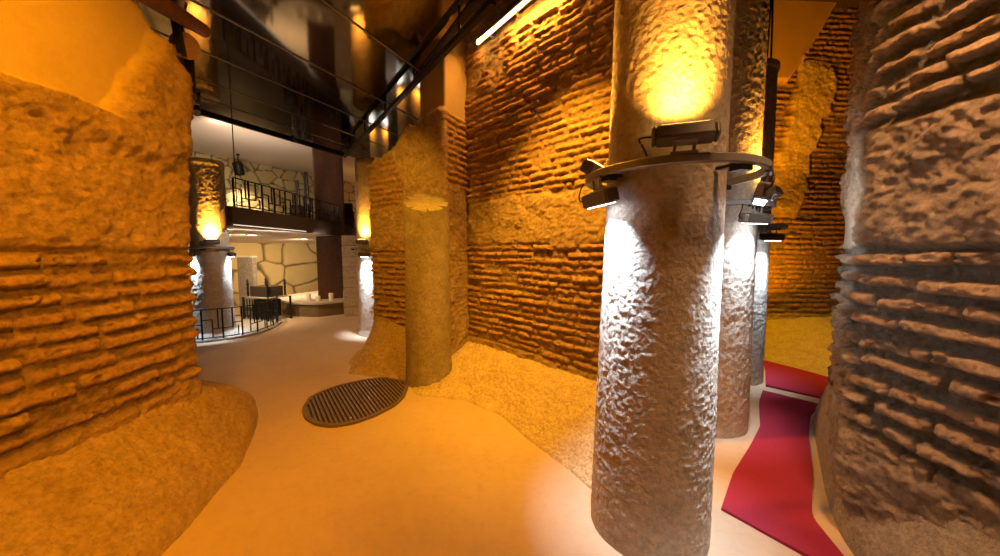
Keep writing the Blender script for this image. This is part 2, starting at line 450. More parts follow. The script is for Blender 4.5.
# ------------------------------------------------------------------ middle pier and wall
def zm(S, Z, X, Y):
    nz = .06*fbm(S*3, Z*0, seed=15, o=4); n2 = .12*fbm(S*4, Z*4, seed=16, o=4)
    ret = sst(2.30, 2.34, S)                          # return face, right of the corner
    band = sst(1.50, 1.56, Z+nz)*(1-sst(2.0, 2.08, Z+nz))
    rub = sst(-1.34, -1.22, X + n2)*sst(1.9, 2.0, Z) + sst(2.62, 2.72, Z + n2)
    rw = np.clip(band + rub + (1-sst(.42, .5, Z+nz)), 0, 1)
    rret = np.clip(1-sst(2.2, 2.3, Z+nz), 0, 1)
    sm = sst(3.02, 3.12, Z + n2*.7)*sst(-.97, -.94, X)
    return rw*(1-ret) + rret*ret, sm, .02*rub*(1-ret)*(1-sm)
def zmt(S, Z, X, Y):
    n = .10*fbm(S*8, Z*0, seed=18, o=4)
    on = np.interp(X, [-1.85, -1.5, -1.3, -1.1, -.96], [2.60, 2.70, 2.84, 2.96, 3.02]) + n
    return np.where((X > -.95) & (Y < 4.7), 5.2, on)
pm = thing('brick_pier', 'broken-topped brick pier behind the yellow column stump, beyond the floor grate', 'pier', (-1.2, 4.7, 0))
masonry_wall('brickwork', [(-1.2, 5.6), (-1.78, 4.86), (-.62, 4.10), (-.40, 4.48)], .2, 5.2, M['mid'], zm, zmt, .012, .009, .03, .034, .074, 21, pm)
mound('plinth', [(-2.15, 5.1), (-2.02, 4.5), (-1.87, 4.12), (-1.5, 3.98), (-1.12, 3.82), (-.96, 3.78)],
      [(-1.75, 5.0, .55), (-1.75, 4.86, .6), (-1.68, 4.77, .6), (-1.5, 4.66, .55), (-1.25, 4.5, .5), (-1.0, 4.34, .42)],
      M['mound_l'], pm, 160, 60, 1.9, .02, 31)

wdir = np.array([1.62, -1.83]); wdir /= np.linalg.norm(wdir)
def zw(S, Z, X, Y):
    nz = .05*fbm(S*4, Z*0, seed=25, o=4); n2 = .14*fbm(S*3.2, Z*3.2, seed=26, o=4)
    band = sst(1.52, 1.58, Z+nz)*(1-sst(2.02, 2.08, Z+nz*1.5))
    patch = sst(3.3, 3.4, Z+n2)*(1-sst(.75, .8, S+n2*2))*sst(-.1, .15, fbm(S*5, Z*7, seed=77, o=4))*(1-sst(4.15, 4.25, Z))
    low = 1-sst(.36, .44, Z+nz)
    return np.clip(band+patch+low, 0, 1), 0*Z, -.03*patch
wall_back = struct(masonry_wall('wall_back', [(-.42, 4.45), (1.22, 2.60), (1.55, 2.98), (3.3, 5.6)], .1, 5.2, M['mid'], zw, None, .012, .0085, .03, .033, .071, 41))
mound('plinth', [(-1.02, 3.74), (-.9, 3.5), (-.69, 3.43), (-.34, 3.33), (.01, 3.01), (.26, 2.55), (.45, 2.26), (.54, 2.06), (.62, 1.9), (1.0, 1.9), (1.3, 2.3)],
      [(-.9, 4.25, .14), (-.6, 4.15, .24), (-.42, 4.43, .34), (-.1, 4.09, .36), (.25, 3.7, .36), (.55, 3.36, .36), (.78, 3.1, .36), (.95, 2.9, .36), (1.05, 2.8, .34), (1.2, 2.62, .32), (1.35, 2.7, .3)],
      M['mound_m'], wall_back, 300, 110, 1.15, .03, 51)

# broken column stump against the middle pier
def column(name, label, c, prof, mat, seed, nt=160, dz=.02, amp=.005, lean=(0, 0), top=None, group=None, cat='column', fr=(55, 75)):
    t = thing(name, label, cat, (c[0], c[1], 0), group)
    zz = np.array([p[0] for p in prof]); rv = np.array([p[1] for p in prof])
    z = np.arange(zz[0], zz[-1]+dz*.5, dz); r = np.interp(z, zz, rv)
    th = np.linspace(0, 2*np.pi, nt, endpoint=False)
    T, Z = np.meshgrid(th, z, indexing='ij'); R = np.repeat(r[None, :], nt, 0)
    cx, cy = np.cos(T), np.sin(T)
    a = fbm(cx*R*fr[0], cy*R*fr[0], Z*fr[1], seed=seed, o=4)
    b = fbm(cx*R*4, cy*R*4, Z*3, seed=seed+3, o=3); m = sst(-.5, .4, b)
    a2 = fbm(cx*R*30 + cy*R*9, cy*R*30, Z*34 + cx*R*22, seed=seed+6, o=3)
    R2 = R + amp*((1.5*a - 1.0*np.maximum(0, a2))*(.55+.45*m) + .3*b)
    Zt = Z
    if top is not None:
        Zt = np.minimum(Z, top(cx*R, cy*R))
    X = c[0] + lean[0]*Z + R2*cx; Y = c[1] + lean[1]*Z + R2*cy
    P = np.stack([X, Y, Zt], -1)
    cen = np.stack([np.full((nt, 1), c[0]+lean[0]*z[-1]), np.full((nt, 1), c[1]+lean[1]*z[-1]), Zt[:, -1:].mean() + np.zeros((nt, 1))], -1)
    cen2 = cen*.5 + P[:, -1:]*.5
    if top is not None:
        cen[..., 2] = float(top(np.zeros(1), np.zeros(1))[0]); cen2[..., 2] = (top((cen2[..., 0]-c[0]), (cen2[..., 1]-c[1])))
    P = np.concatenate([P, cen2, cen], 1)
    grid_obj('shaft', P, mat, t, close=True)
    return t

column('column_stump', 'yellow-lit broken column stump with slanted top, against the brick pier by the grate', (-.815, 3.93),
       [(0, .265), (.3, .255), (1.2, .245), (2.4, .24)], M['stump'], 61, 150, .016, .006,
       top=lambda x, y: 2.03 + .55*(y*.95 - x*.2))

# ------------------------------------------------------------------ right pier
def zr(S, Z, X, Y):
    nz = .04*fbm(S*3, Z*0, seed=35, o=4); n2 = .05*fbm(S*6, Z*6, seed=36, o=3)
    side = 1-sst(1.12, 1.2, S - .38)                  # the narrow face turned to the passage
    band = sst(1.50, 1.55, Z+nz)*(1-sst(2.05, 2.11, Z+nz))
    low = 1-sst(.50, .62, Z+nz*2)
    sm = band*side*(1-sst(1.70, 1.8, Z+n2))*.8
    return np.clip(band+low, 0, 1), sm, 0*Z
pr = thing('brick_pier', 'large close brick pier with thick eroded courses, right of the red carpet', 'pier', (2.6, 1.4, 0))
masonry_wall('brickwork', [(3.1, 2.72), (2.69, 2.745), (1.83, 1.75), (1.83, -.9)], .2, 4.2, M['right'], zr, None, .008, .008, .03, .055, .100, 71, pr, miss=.05, thick=.20, rough_amp=.03)
mound('plinth', [(3.6, 3.35), (3.1, 3.25), (2.74, 2.97), (2.41, 2.55), (2.05, 2.1), (1.83, 1.8), (1.72, 1.6), (1.64, 1.3), (1.62, .8), (1.62, -.9)],
      [(3.1, 2.74, .45), (2.9, 2.74, .5), (2.68, 2.74, .55), (2.4, 2.48, .55), (2.1, 2.1, .55), (1.9, 1.84, .55), (1.83, 1.7, .55), (1.83, 1.4, .55), (1.83, .9, .55), (1.83, -.9, .55)],
      M['mound_r'], pr, 320, 70, .8, .03, 81)

# ------------------------------------------------------------------ far right wall
def zf(S, Z, X, Y):
    n2 = .16*fbm(S*3, Z*3, seed=45, o=4)
    cx = 4.35 + .38*(Z-2.2)*.55
    patch = sst(.32, .22, np.abs(X-cx-.15) + n2)*sst(1.9, 2.2, Z+n2)*(1-sst(4.3, 4.5, Z+n2))
    sm = sst(4.02, 4.1, Z)*(1-sst(-.04, .04, X - 4.42 - .6*(Z-4.1) + .15*n2))
    low = 1-sst(.38, .5, Z+n2*.4)
    return np.clip(patch+low, 0, 1)*(1-sm), sm, .10*sm + .04*patch
wall_right = struct(masonry_wall('wall_right', [(3.2, 5.55), (6.6, 5.75)], .1, 5.2, M['far'], zf, None, .016, .012, .03, .03, .080, 91))
mound('plinth', [(2.95, 4.95), (3.3, 4.82), (3.63, 4.66), (3.76, 4.3), (3.85, 3.95), (4.4, 3.6)],
      [(3.2, 5.5, .3), (3.9, 5.56, .36), (4.3, 5.6, .38), (4.8, 5.62, .4), (5.3, 5.64, .42), (6.2, 5.7, .45)], M['mound_m'], wall_right, 160, 70, 1.2, .03, 95)
wr = MB(); wr.box((7.0, 3.0, 2.6), (.1, 5.6, 2.7)); struct(obj('wall_right', wr, M['mound_r']))
wb = MB(); wb.box((-1.5, -2.7, 2.0), (10.2, .1, 2.0)); struct(obj('wall_front', wb, M['mound_l']))

# ------------------------------------------------------------------ far room at the left: flagstone wall
def flagwall(name, a, b, z0, z1, cell, seed, ds=.03, mat=None):
    a, b = np.array(a, float), np.array(b, float); L = np.linalg.norm(b-a); t = (b-a)/L; n = np.array([t[1], -t[0]])
    s = np.arange(0, L, ds); z = np.arange(z0, z1+ds, ds); S, Z = np.meshgrid(s, z, indexing='ij')
    u = S/cell + .25*fbm(S*1.3, Z*1.3, seed=seed, o=2); v = Z/(cell*.72) + .25*fbm(S*1.3, Z*1.3, seed=seed+1, o=2)
    d1 = np.full(S.shape, 9.); d2 = d1.copy(); tone = np.zeros(S.shape)
    ui, vi = np.floor(u), np.floor(v)
    for dx in (-2, -1, 0, 1, 2):
        for dy in (-2, -1, 0, 1, 2):
            px = ui+dx + hsh(ui+dx, vi+dy, 1, seed)*.9; py = vi+dy + hsh(ui+dx, vi+dy, 2, seed)*.9
            d = np.hypot(u-px, v-py); tn = hsh(ui+dx, vi+dy, 3, seed)
            new = d < d1
            d2 = np.where(new, d1, np.minimum(d2, d)); tone = np.where(new, tn, tone); d1 = np.where(new, d, d1)
    e = d2-d1; mk = sst(.03, .12, e)
    disp = .035*mk + .012*fbm(S*6, Z*6, seed=seed+4)
    P = np.stack([a[0]+t[0]*S+n[0]*disp, a[1]+t[1]*S+n[1]*disp, Z], -1)
    return struct(grid_obj(name, P, mat or M['flag'], None, {'mask': mk, 'tone': np.clip(tone*.8 + .2*fbm(S*5, Z*5, seed=seed+7), 0, 1)}))
wl = lambda Y: -7.2 + .558*(Y-9.2)
wall_far = flagwall('wall_left', (wl(4.0), 4.0), (wl(15.5), 15.5), -.05, 1.95, .85, 101)
wall_far2 = flagwall('wall_left', (wl(4.0)-.02, 4.0), (wl(15.5)-.02, 15.5), 1.9, 3.95, .36, 121)
we = MB(); we.box((.5, 15.4, 2.0), (5.0, .1, 2.0)); struct(obj('wall_back', we, M['rust']))

# ------------------------------------------------------------------ columns, rings, floodlights
def ring(label, c, z, R, rc):
    t = thing('light_ring', label, 'ring', (c[0], c[1], z), 'steel light rings round the columns')
    h = MB(); n = 72; vs = []
    prof = [(R-.012, -.019), (R+.006, -.019), (R+.013, -.013), (R+.013, .013), (R+.006, .019), (R-.012, .019)]
    for k in range(n):
        a = 2*math.pi*k/n
        for (r, dz) in prof: vs.append((c[0]+r*math.cos(a), c[1]+r*math.sin(a), z+dz))
    m = len(prof)
    h.add(vs, [(k*m+i, ((k+1) % n)*m+i, ((k+1) % n)*m+(i+1) % m, k*m+(i+1) % m) for k in range(n) for i in range(m)], False)
    obj('hoop', h, M['steel'], t)
    for k in range(4):
        a = math.radians(20 + 90*k); d = Vector((math.cos(a), math.sin(a), 0)); b = MB()
        b.bar(Vector((*c, z-.012)) + d*(rc-.01), Vector((*c, z-.012)) + d*(R-.005), .03, .012)
        b.frame_box(Vector((*c, z-.03)) + d*(R-.03), d, Vector((-d.y, d.x, 0)), (0, 0, 1), .025, .035, .012)
        obj('clamp_arm', b, M['black'], t)
    return t

def flood(label, c, z, R, phi, kind, watts, L=.235, light=True):
    """bar floodlight on the ring; phi = degrees to the right of the direction towards the camera"""
    tc = Vector((-c[0], -c[1], 0)).normalized(); rt = Vector((-tc.y, tc.x, 0))
    a = math.radians(phi); rad = tc*math.cos(a) + rt*math.sin(a); tan = Vector((-rad.y, rad.x, 0))
    up = kind == 'gold'; s = 1 if up else -1
    ctr = Vector((c[0], c[1], z)) + rad*(R + (.0 if up else -.015)) + Vector((0, 0, .095 if up else -.115))
    aim = (Vector((0, 0, s)) - rad*(.45 if up else .28)).normalized()
    yv = aim.cross(tan)
    t = thing('floodlight', label, 'floodlight', ctr, 'amber uplights on the light rings' if up else 'white downlights on the light rings')
    h = MB(); h.frame_box(ctr, yv, aim, tan, .033, .036, L/2, .014)
    for e in (-1, 1): h.frame_box(ctr + tan*e*(L/2+.006), yv, aim, tan, .030, .033, .008, .01)
    obj('housing', h, M['housing'], t)
    l = MB(); l.frame_box(ctr + aim*.0365, yv, aim, tan, .022, .002, L/2-.02); obj('lens', l, M['amber_lens' if up else 'white_lens'], t)
    b = MB(); base = Vector((c[0], c[1], z)) + rad*R
    for e in (-1, 1):
        b.bar(base + tan*e*.035 + Vector((0, 0, s*.02)), ctr + tan*e*.035 - aim*.03, .012, .005, rad)
    b.frame_box(ctr - aim*.035, yv, aim, tan, .018, .006, .045)
    b.frame_box(base + Vector((0, 0, s*.022)), rad, tan, (0, 0, 1), .016, .05, .005)
    obj('bracket', b, M['steel'], t)
    w_ = MB(); p0 = ctr - tan*(L/2+.012); pts = []
    p3 = base - tan*(L/2+.03) + Vector((0, 0, s*.02))
    for i in range(13):
        q = i/12; pts.append(p0*(1-q)**3 + (p0 - tan*.09 + rad*.02)*3*q*(1-q)**2 + (p3 - tan*.02 + Vector((0, 0, s*.06)) + rad*.02)*3*q*q*(1-q) + p3*q**3)
    w_.tube(pts, .004, 6); obj('cable', w_, M['black'], t)
    if light:
        area(ctr + aim*.043, ctr + aim, watts, GOLD if up else WHITE, L-.04, .035, 70 if up else 56, t, tan)
    return t

RW = .33
c1 = (.815, 1.83); c1r = (.868, 1.83); c2 = (1.80, 3.03); c3 = (2.765, 4.07)
column('stone_column', 'huge pale stone column closest to the camera, lit white below and amber above', c1, [(-.02, .302), (.5, .296), (1.2, .282), (2.2, .27), (3.6, .264), (4.6, .26)], M['column'], 131, 420, .0075, .0042, (.012, 0.0))
ring('broad steel light ring round the huge nearest stone column', c1r, 1.868, .405, .28)
flood('amber bar uplight on the front of the nearest column, cable looping at its left end', c1r, 1.868, .405, 7, 'gold', 7, .215)
flood('amber uplight seen end-on at the left side of the nearest column', c1r, 1.868, .405, -100, 'gold', 9, .2)
flood('white bar downlight under the left of the nearest column ring', c1r, 1.868, .405, -52, 'white', 7)
flood('white downlight under the right of the nearest column ring', c1r, 1.868, .405, 82, 'white', 7)
column('stone_column', 'second stone column half hidden behind the nearest one, left of the carpet', c2, [(-.02, .35), (1.0, .335), (2.2, .33), (3.6, .325), (5.2, .32)], M['column'], 141, 200, .014, .006)
ring('light ring round the second column, half hidden behind the nearest column', c2, 1.85, .43, .33)
flood('amber uplight on the second column, right of the nearest column', c2, 1.85, .43, 70, 'gold', 9)
flood('white downlight on the second column, above its rough white-lit shaft', c2, 1.85, .43, 45, 'white', 4)
t3 = column('stone_column', 'slender-looking third column with flat cap, end of the row by the carpet', c3, [(-.02, .30), (1.0, .29), (2.2, .275), (3.42, .265)], M['column'], 151, 150, .016, .005)
cp = MB(); cp.lathe((c3[0], c3[1], 3.41), [(.262, 0), (.282, .015), (.282, .07), (.26, .085)], 40); obj('cap', cp, M['column_far'], t3)
cb = MB(); cb.tube([(c3[0]+.12, c3[1]-.1, 3.48), (c3[0]+.13, c3[1]-.1, 4.3), (c3[0]+.10, c3[1]-.08, 5.2)], .014, 8); cb.tube([(c3[0]+.16, c3[1]-.12, 3.48), (c3[0]+.15, c3[1]-.1, 4.3), (c3[0]+.14, c3[1]-.08, 5.2)], .01, 8)
tag(obj('power_cable', cb, M['black']), 'dark cables rising from the cap of the third column', 'cable')
ring('light ring round the third column at the end of the row', c3, 1.75, .42, .31)
flood('white downlight on the third column, at the far end of the row', c3, 1.75, .42, 45, 'white', 4)

g1 = (-4.93, 5.98)
column('stone_column', 'amber and white lit column with flared base, beside the far left pier edge', g1, [(-.02, .34), (.05, .33), (.12, .29), (.5, .272), (1.5, .262), (2.88, .252), (2.90, .258), (2.95, .258), (2.98, .252)], M['column_far'], 161, 110, .02, .006)
ring('light ring round the flared-base column beside the left pier', g1, 1.54, .32, .23)
flood('amber uplight on the flared-base column beside the left pier', g1, 1.54, .32, 4, 'gold', 36, .18)
flood('white downlight on the left of the flared-base column', g1, 1.54, .32, -62, 'white', 10, .18)
flood('white downlight on the right of the flared-base column', g1, 1.54, .32, 66, 'white', 10, .18)
g2 = (-2.24, 6.25)
column('stone_column', 'lit stone column peeking out behind the middle brick pier', g2, [(-.02, .32), (.1, .30), (1.5, .285), (3.0, .275), (3.05, .27)], M['column_far'], 171, 110, .02, .005)
ring('light ring round the column behind the middle brick pier', g2, 1.54, .38, .28)
flood('amber uplight on the column behind the middle brick pier', g2, 1.54, .38, -30, 'gold', 10, .18)
flood('white downlight on the column behind the middle brick pier', g2, 1.54, .38, -25, 'white', 11, .18)
for cc, lb in (((-2.3, 9.15), 'third lit column of the rear row, mirrored in the dark ceiling'), ((-4.0, 11.9), 'last lit column of the rear row, mirrored in the dark ceiling')):
    column('stone_column', lb, cc, [(-.02, .32), (1.5, .29), (3.45, .28)], M['column_far'], 181, 64, .04, .006)
    rdir = Vector((-cc[0], -cc[1], 0)).normalized()
    for q in (-50, 50):
        dv = Matrix.Rotation(math.radians(q), 3, 'Z') @ rdir; p = Vector((*cc, 1.55)) + dv*.38
        area(p, p + Vector((0, 0, 1)) - dv*.4, 8, GOLD, .2, .04, 130); area(p - Vector((0, 0, .1)), p - Vector((0, 0, 1)) - dv*.3, 7, WHITE, .2, .04, 130)

# ------------------------------------------------------------------ LED strip high on the middle wall
ls = thing('strip_light', 'glowing amber strip light high on the brick wall', 'light', (.2, 3.6, 4.2))
a_, b_ = Vector((-.25, 4.10, 3.80)), Vector((.52, 3.22, 3.90)); nrm = Vector((-.74, -.67, 0))
m1 = MB(); m1.bar(a_ - nrm*.02 + Vector((0, 0, .02)), b_ - nrm*.02 + Vector((0, 0, .02)), .05, .03); obj('channel', m1, M['steel'], ls)
m2 = MB(); m2.tube([a_, b_], .017, 10); obj('tube', m2, M['tube'], ls)
for q in (.15, .5, .85):
    m3 = MB(); p = a_.lerp(b_, q); m3.bar(p - nrm*.02, p - nrm*.24, .02, .02); obj('bracket', m3, M['steel'], ls)
mid = (a_+b_)/2
area(mid - Vector((0, 0, .02)), mid + Vector((0, 0, -1)) - nrm*.35, 60, GOLD, 1.2, .03, 170, ls, b_-a_)

# ------------------------------------------------------------------ floor grate
out = [(-1.93, 3.42), (-1.86, 3.18), (-1.74, 3.0), (-1.58, 2.88), (-1.42, 2.84), (-1.26, 2.90), (-1.12, 3.04), (-1.00, 3.26), (-.97, 3.46), (-1.0, 3.72), (-1.06, 3.86), (-1.34, 3.99), (-1.55, 3.93), (-1.78, 3.75), (-1.89, 3.58)]
gt = thing('floor_grate', 'rounded iron floor grate sunk in the floor before the middle pier', 'grate', (-1.45, 3.4, 0))
out = [tuple(p) for p in resample_n(out + out[:1], 90)][:-1]; cxy = np.array(out).mean(0)
def inside(x, y, poly):
    r = False
    for (x1, y1), (x2, y2) in zip(poly, poly[1:]+poly[:1]):
        if (y1 > y) != (y2 > y) and x < (x2-x1)*(y-y1)/(y2-y1)+x1: r = not r
    return r
fr = MB()
n = len(out)
inn = [tuple(cxy + (np.array(p)-cxy)*.93) for p in out]
for i in range(n):
    j = (i+1) % n
    vs = [(*out[i], .0), (*out[j], .0), (*out[j], .022), (*out[i], .022), (*inn[i], .0), (*inn[j], .0), (*inn[j], .022), (*inn[i], .022)]
    fr.add(vs, [(0, 1, 2, 3), (3, 2, 6, 7), (7, 6, 5, 4)])
obj('frame', fr, M['grate'], gt)
sl = MB(); d = Vector((-.62, .88, 0)).normalized(); pn = Vector((d.y, -d.x, 0))
k_ = -.6
while k_ < .6:
    o_ = Vector((cxy[0], cxy[1], .01)) + pn*k_; run = [q for q in np.arange(-.8, .8, .01) if inside(o_.x+d.x*q, o_.y+d.y*q, inn)]
    if len(run) > 4: sl.frame_box(o_ + d*(run[0]+run[-1])/2, pn, d, (0, 0, 1), .010, (run[-1]-run[0])/2+.02, .009)
    k_ += .036
obj('bars', sl, M['grate'], gt)
bt = MB(); bt.prism(inn, .001, .003); obj('gap_shade', bt, M['black'], gt)  # black sheet paints the shade of the pit between the bars
kn = MB(); kn.lathe((-1.32, 2.98, .02), [(.014, 0), (.014, .006), (.008, .01)], 12); obj('screw', kn, M['steel'], gt)

# ------------------------------------------------------------------ carpets
def carpet(label, L_, R_, hz, seed):
    n = 60; l = resample_n(L_, n); r = resample_n(R_, n); m = 26
    t = np.linspace(0, 1, m)[None, :]
    X = l[:, 0:1]*(1-t)+r[:, 0:1]*t; Y = l[:, 1:2]*(1-t)+r[:, 1:2]*t
    H = .012 + hz*(1+fbm(X*1.5, Y*1.5, seed=seed, o=2)) ; H = H*np.ones_like(X)
    top = np.stack([X, Y, H], -1)
    lo = top.copy(); lo[..., 2] = .001
    P = np.concatenate([lo[:, :1], top, lo[:, -1:]], 1)
    P = np.concatenate([np.concatenate([lo[:1, :1], lo[:1], lo[:1, -1:]], 1), P, np.concatenate([lo[-1:, :1], lo[-1:], lo[-1:, -1:]], 1)], 0)
    o = grid_obj('carpet', P, M['carpet'], None, smooth=False); tag(o, label, 'carpet', 'red carpets in the passage')
carpet('long red carpet running between the columns and the right pier', [(1.27, 1.90), (1.55, 2.22), (1.90, 2.55), (2.2, 2.85), (2.56, 3.35), (2.80, 3.62)], [(1.62, 1.40), (1.74, 1.84), (2.10, 2.24), (2.45, 2.67), (2.80, 3.05), (3.10, 3.28)], .006, 5)
carpet('short red carpet beyond the long one, at the foot of the far wall', [(2.92, 3.74), (3.3, 4.25), (3.58, 4.66)], [(3.26, 3.40), (3.58, 3.66), (3.86, 3.95)], .01, 9)

# ------------------------------------------------------------------ rails under the glass ceiling
for (a, b, lb) in (((-.05, 2.78, 3.36), (-3.1, 7.15, 3.36), 'long dark track rail hanging under the glass ceiling edge'), ):
    rl = thing('track_rail', lb, 'rail', (-1.5, 5, 3.36)); m_ = MB(); m_.bar(a, b, .045, .05); obj('beam', m_, M['black'], rl)
    for q in (.1, .3, .5, .7, .9):
        h_ = MB(); p = Vector(a).lerp(Vector(b), q); h_.bar(p, p + Vector((0, 0, .14)), .02, .02); obj('hanger', h_, M['black'], rl)
eb = MB(); eb.bar((-.25, 3.07, 3.52), (-.97, 4.24, 3.52), .05, .09); eb.bar((-.25, 3.07, 3.52), (1.1, 1.15, 3.52), .05, .09); struct(obj('trim_2', eb, M['black']))

# ------------------------------------------------------------------ gallery of the far room
gl = thing('gallery', 'dark curved gallery with white underside, at the back left', 'gallery', (-5.5, 8, 1.85))
front = [(-3.88, 5.05), (-3.86, 6.0), (-3.85, 7.2), (-3.86, 8.3), (-3.95, 9.4), (-4.2, 10.4), (-4.6, 11.4), (-5.2, 12.2)]
F = resample_n(front, 60)
fm = MB()
off2 = lambda p, q: p
for i in range(len(F)-1):
    a, b = Vector((*F[i], 0)), Vector((*F[i+1], 0)); t_ = (b-a).normalized(); nn = Vector((t_.y, -t_.x, 0))
    vs = [a+nn*.03+Vector((0,0,1.84)), b+nn*.03+Vector((0,0,1.84)), b+nn*.03+Vector((0,0,2.13)), a+nn*.03+Vector((0,0,2.13)), a-nn*.03+Vector((0,0,1.84)), b-nn*.03+Vector((0,0,1.84)), b-nn*.03+Vector((0,0,2.13)), a-nn*.03+Vector((0,0,2.13))]
    fm.add(vs, [(0,1,2,3), (3,2,6,7), (0,4,5,1), (7,6,5,4)], False)
fm.bar((-3.88, 5.05, 1.985), (-6.1, 7.6, 1.985), .06, .29)
obj('fascia', fm, M['fascia'], gl)
inner = [(wl(y)-.05, y) for y in np.linspace(8.6, 12.4, 12)]
poly = [tuple(p) for p in F] + inner[::-1] + [(-6.1, 7.6)]
sf_ = MB(); sf_.prism(poly, 1.86, 1.90); sf_.v = [(x, y, z - .17*min(1, max(0, (-3.9-x)/2.2))) for x, y, z in sf_.v]; obj('soffit', sf_, M['white'], gl)
dk = MB(); dk.prism(poly, 2.03, 2.07); obj('deck', dk, M['fascia'], gl)
sl_ = MB()
for i in range(0, 15):
    a, b = Vector((*F[i], 0)), Vector((*F[i+1], 0)); t_ = (b-a).normalized(); nn = Vector((t_.y, -t_.x, 0))
    sl_.bar(a+nn*.036+Vector((0,0,1.865)), b+nn*.036+Vector((0,0,1.865)), .006, .012)
obj('pale_edge_strip', sl_, M['edge'], gl)
DZ = lambda x: 1.86 - .17*min(1, max(0, (-3.9-x)/2.2))
area((-3.97, 6.6, 1.815), (-5.0, 6.9, 1.80), 5, (1, .80, .6), 2.4, .02, 170, gl, (0, 1, 0))
for (x, y, lb) in ((-4.75, 6.75, 'round recessed downlight in the gallery underside beside the column'), (-4.9, 8.8, 'recessed downlight further back in the gallery underside')):
    dn = thing('downlight', lb, 'light', (x, y, DZ(x)), 'downlights under the gallery')
    q = MB(); q.lathe((x, y, DZ(x)-.012), [(.09, 0), (.105, .004), (.105, .012)], 24); obj('trim_ring', q, M['white'], dn)
    q = MB(); q.lathe((x, y, DZ(x)-.017), [(.06, 0), (.075, .003), (.075, .006)], 24); obj('lens', q, M['warm_lens'], dn)
    spot((x, y, DZ(x)-.03), (x-.9, y+.5, .6), 260, (1, .66, .34), 160, 1.0, .05, dn)
# key-pattern railings
def key_rail(name, label, cat, path, z0, h, mat, mod=.26, bw=.014, group=None):
    P = np.array(path, float); L = np.concatenate([[0], np.cumsum(np.linalg.norm(np.diff(P, axis=0), axis=1))])
    at = lambda s: Vector((np.interp(s, L, P[:, 0]), np.interp(s, L, P[:, 1]), 0))
    r = thing(name, label, cat, (*P[0], z0), group)
    def hbar(mb, s0, s1, z):
        k = max(1, int((s1-s0)/.12))
        for i in range(k): mb.bar(at(s0+(s1-s0)*i/k)+Vector((0,0,z0+z)), at(s0+(s1-s0)*(i+1)/k)+Vector((0,0,z0+z)), bw, bw)
    tr = MB(); hbar(tr, 0, L[-1], h); obj('top_rail', tr, mat, r)
    br = MB(); hbar(br, 0, L[-1], .03); obj('bottom_rail', br, mat, r)
    kp = MB(); s = 0.0; i = 0
    while s + mod < L[-1]+.01:
        vb = lambda q, a, b: kp.bar(at(s+q)+Vector((0,0,z0+a)), at(s+q)+Vector((0,0,z0+b)), bw, bw)
        vb(mod*.5, .35*h, h) if i % 2 else vb(mod*.5, .03, .65*h)
        hbar(kp, s, s+mod*.5, (.35 if i % 2 else .65)*h); hbar(kp, s+mod*.5, s+mod, (.5 if i % 2 else .35)*h)
        vb(mod*.78, .03, .4*h) if i % 2 else vb(mod*.78, .35*h, h)
        ps = MB(); ps.bar(at(s)+Vector((0,0,z0)), at(s)+Vector((0,0,z0+h)), bw*1.3, bw*1.3); obj('post', ps, mat, r)
        s += mod; i += 1
    obj('key_pattern', kp, mat, r)
    return r
key_rail('railing', 'low black key-pattern railing curving along the floor by the flared column', 'railing',
         resample_n([(-5.35, 5.35), (-4.90, 5.58), (-4.50, 5.85), (-4.36, 6.15), (-4.38, 6.6), (-4.55, 7.1), (-4.85, 7.5)], 40), .03, .50, M['black'], .27)
plt = resample_n([(-5.5, 5.35), (-4.90, 5.53), (-4.47, 5.80), (-4.31, 6.15), (-4.33, 6.6), (-4.50, 7.14), (-4.85, 7.6)], 30)
pp = MB(); pp.prism([tuple(p) for p in plt] + [(-5.6, 7.6), (-6.2, 6.6)], .0, .03); tag(obj('floor_slab', pp, M['greyslab']), 'thin grey floor slab inside the low curved railing', 'slab')
key_rail('railing', 'black key-pattern railing along the top of the gallery', 'railing', [tuple(p) for p in F[1:42]], 2.13, .42, M['black'], .30, .016)

# rust-brown column standing through the gallery
rc_ = MB(); rc_.box((-4.20, 8.75, 1.98), (.32, .32, 1.95), math.radians(25), .03)
tag(obj('steel_column', rc_, M['rust']), 'square rust-brown steel column rising through the gallery', 'column')
# stone ledge
lg0 = [(-5.7, 8.9), (-5.2, 8.3), (-4.7, 7.85), (-4.1, 7.75), (-3.65, 8.1), (-3.5, 8.8), (-3.6, 9.6), (-5.2, 10.4)]
lg = [tuple(p) for p in resample_n(lg0 + lg0[:1], 80)][:-1]
lm = MB(); lm.prism(lg, 0, .28); lmo = thing('stone_ledge', 'low rounded stone ledge under the rust-brown column', 'ledge', (-4.4, 8.6, 0)); obj('ledge_body', lm, M['flag'], lmo)
ct = np.array(lg).mean(0); lt = MB(); lt.prism([tuple(ct + (np.array(p)-ct)*1.03) for p in lg], .28, .32); obj('ledge_slab', lt, M['column_far'], lmo)
for (x, y, h, lb) in ((-4.42, 8.02, .17, 'leftmost white candle on the stone ledge'), (-4.18, 7.98, .13, 'short white candle, second from left on the stone ledge'), (-3.95, 8.12, .18, 'white candle right of the ledge middle, before the brown column'), (-3.70, 8.32, .20, 'rightmost white candle on the stone ledge beside the stone pillar')):
    cd = thing('candle', lb, 'candle', (x, y, .32), 'white candles on the stone ledge')
    q = MB(); q.lathe((x, y, .32), [(.048, 0), (.05, .01), (.05, h-.01), (.04, h)], 16); obj('wax', q, M['candle'], cd)
    q = MB(); q.tube([(x, y, .32+h), (x+.004, y, .345+h)], .004, 6); obj('wick', q, M['black'], cd)
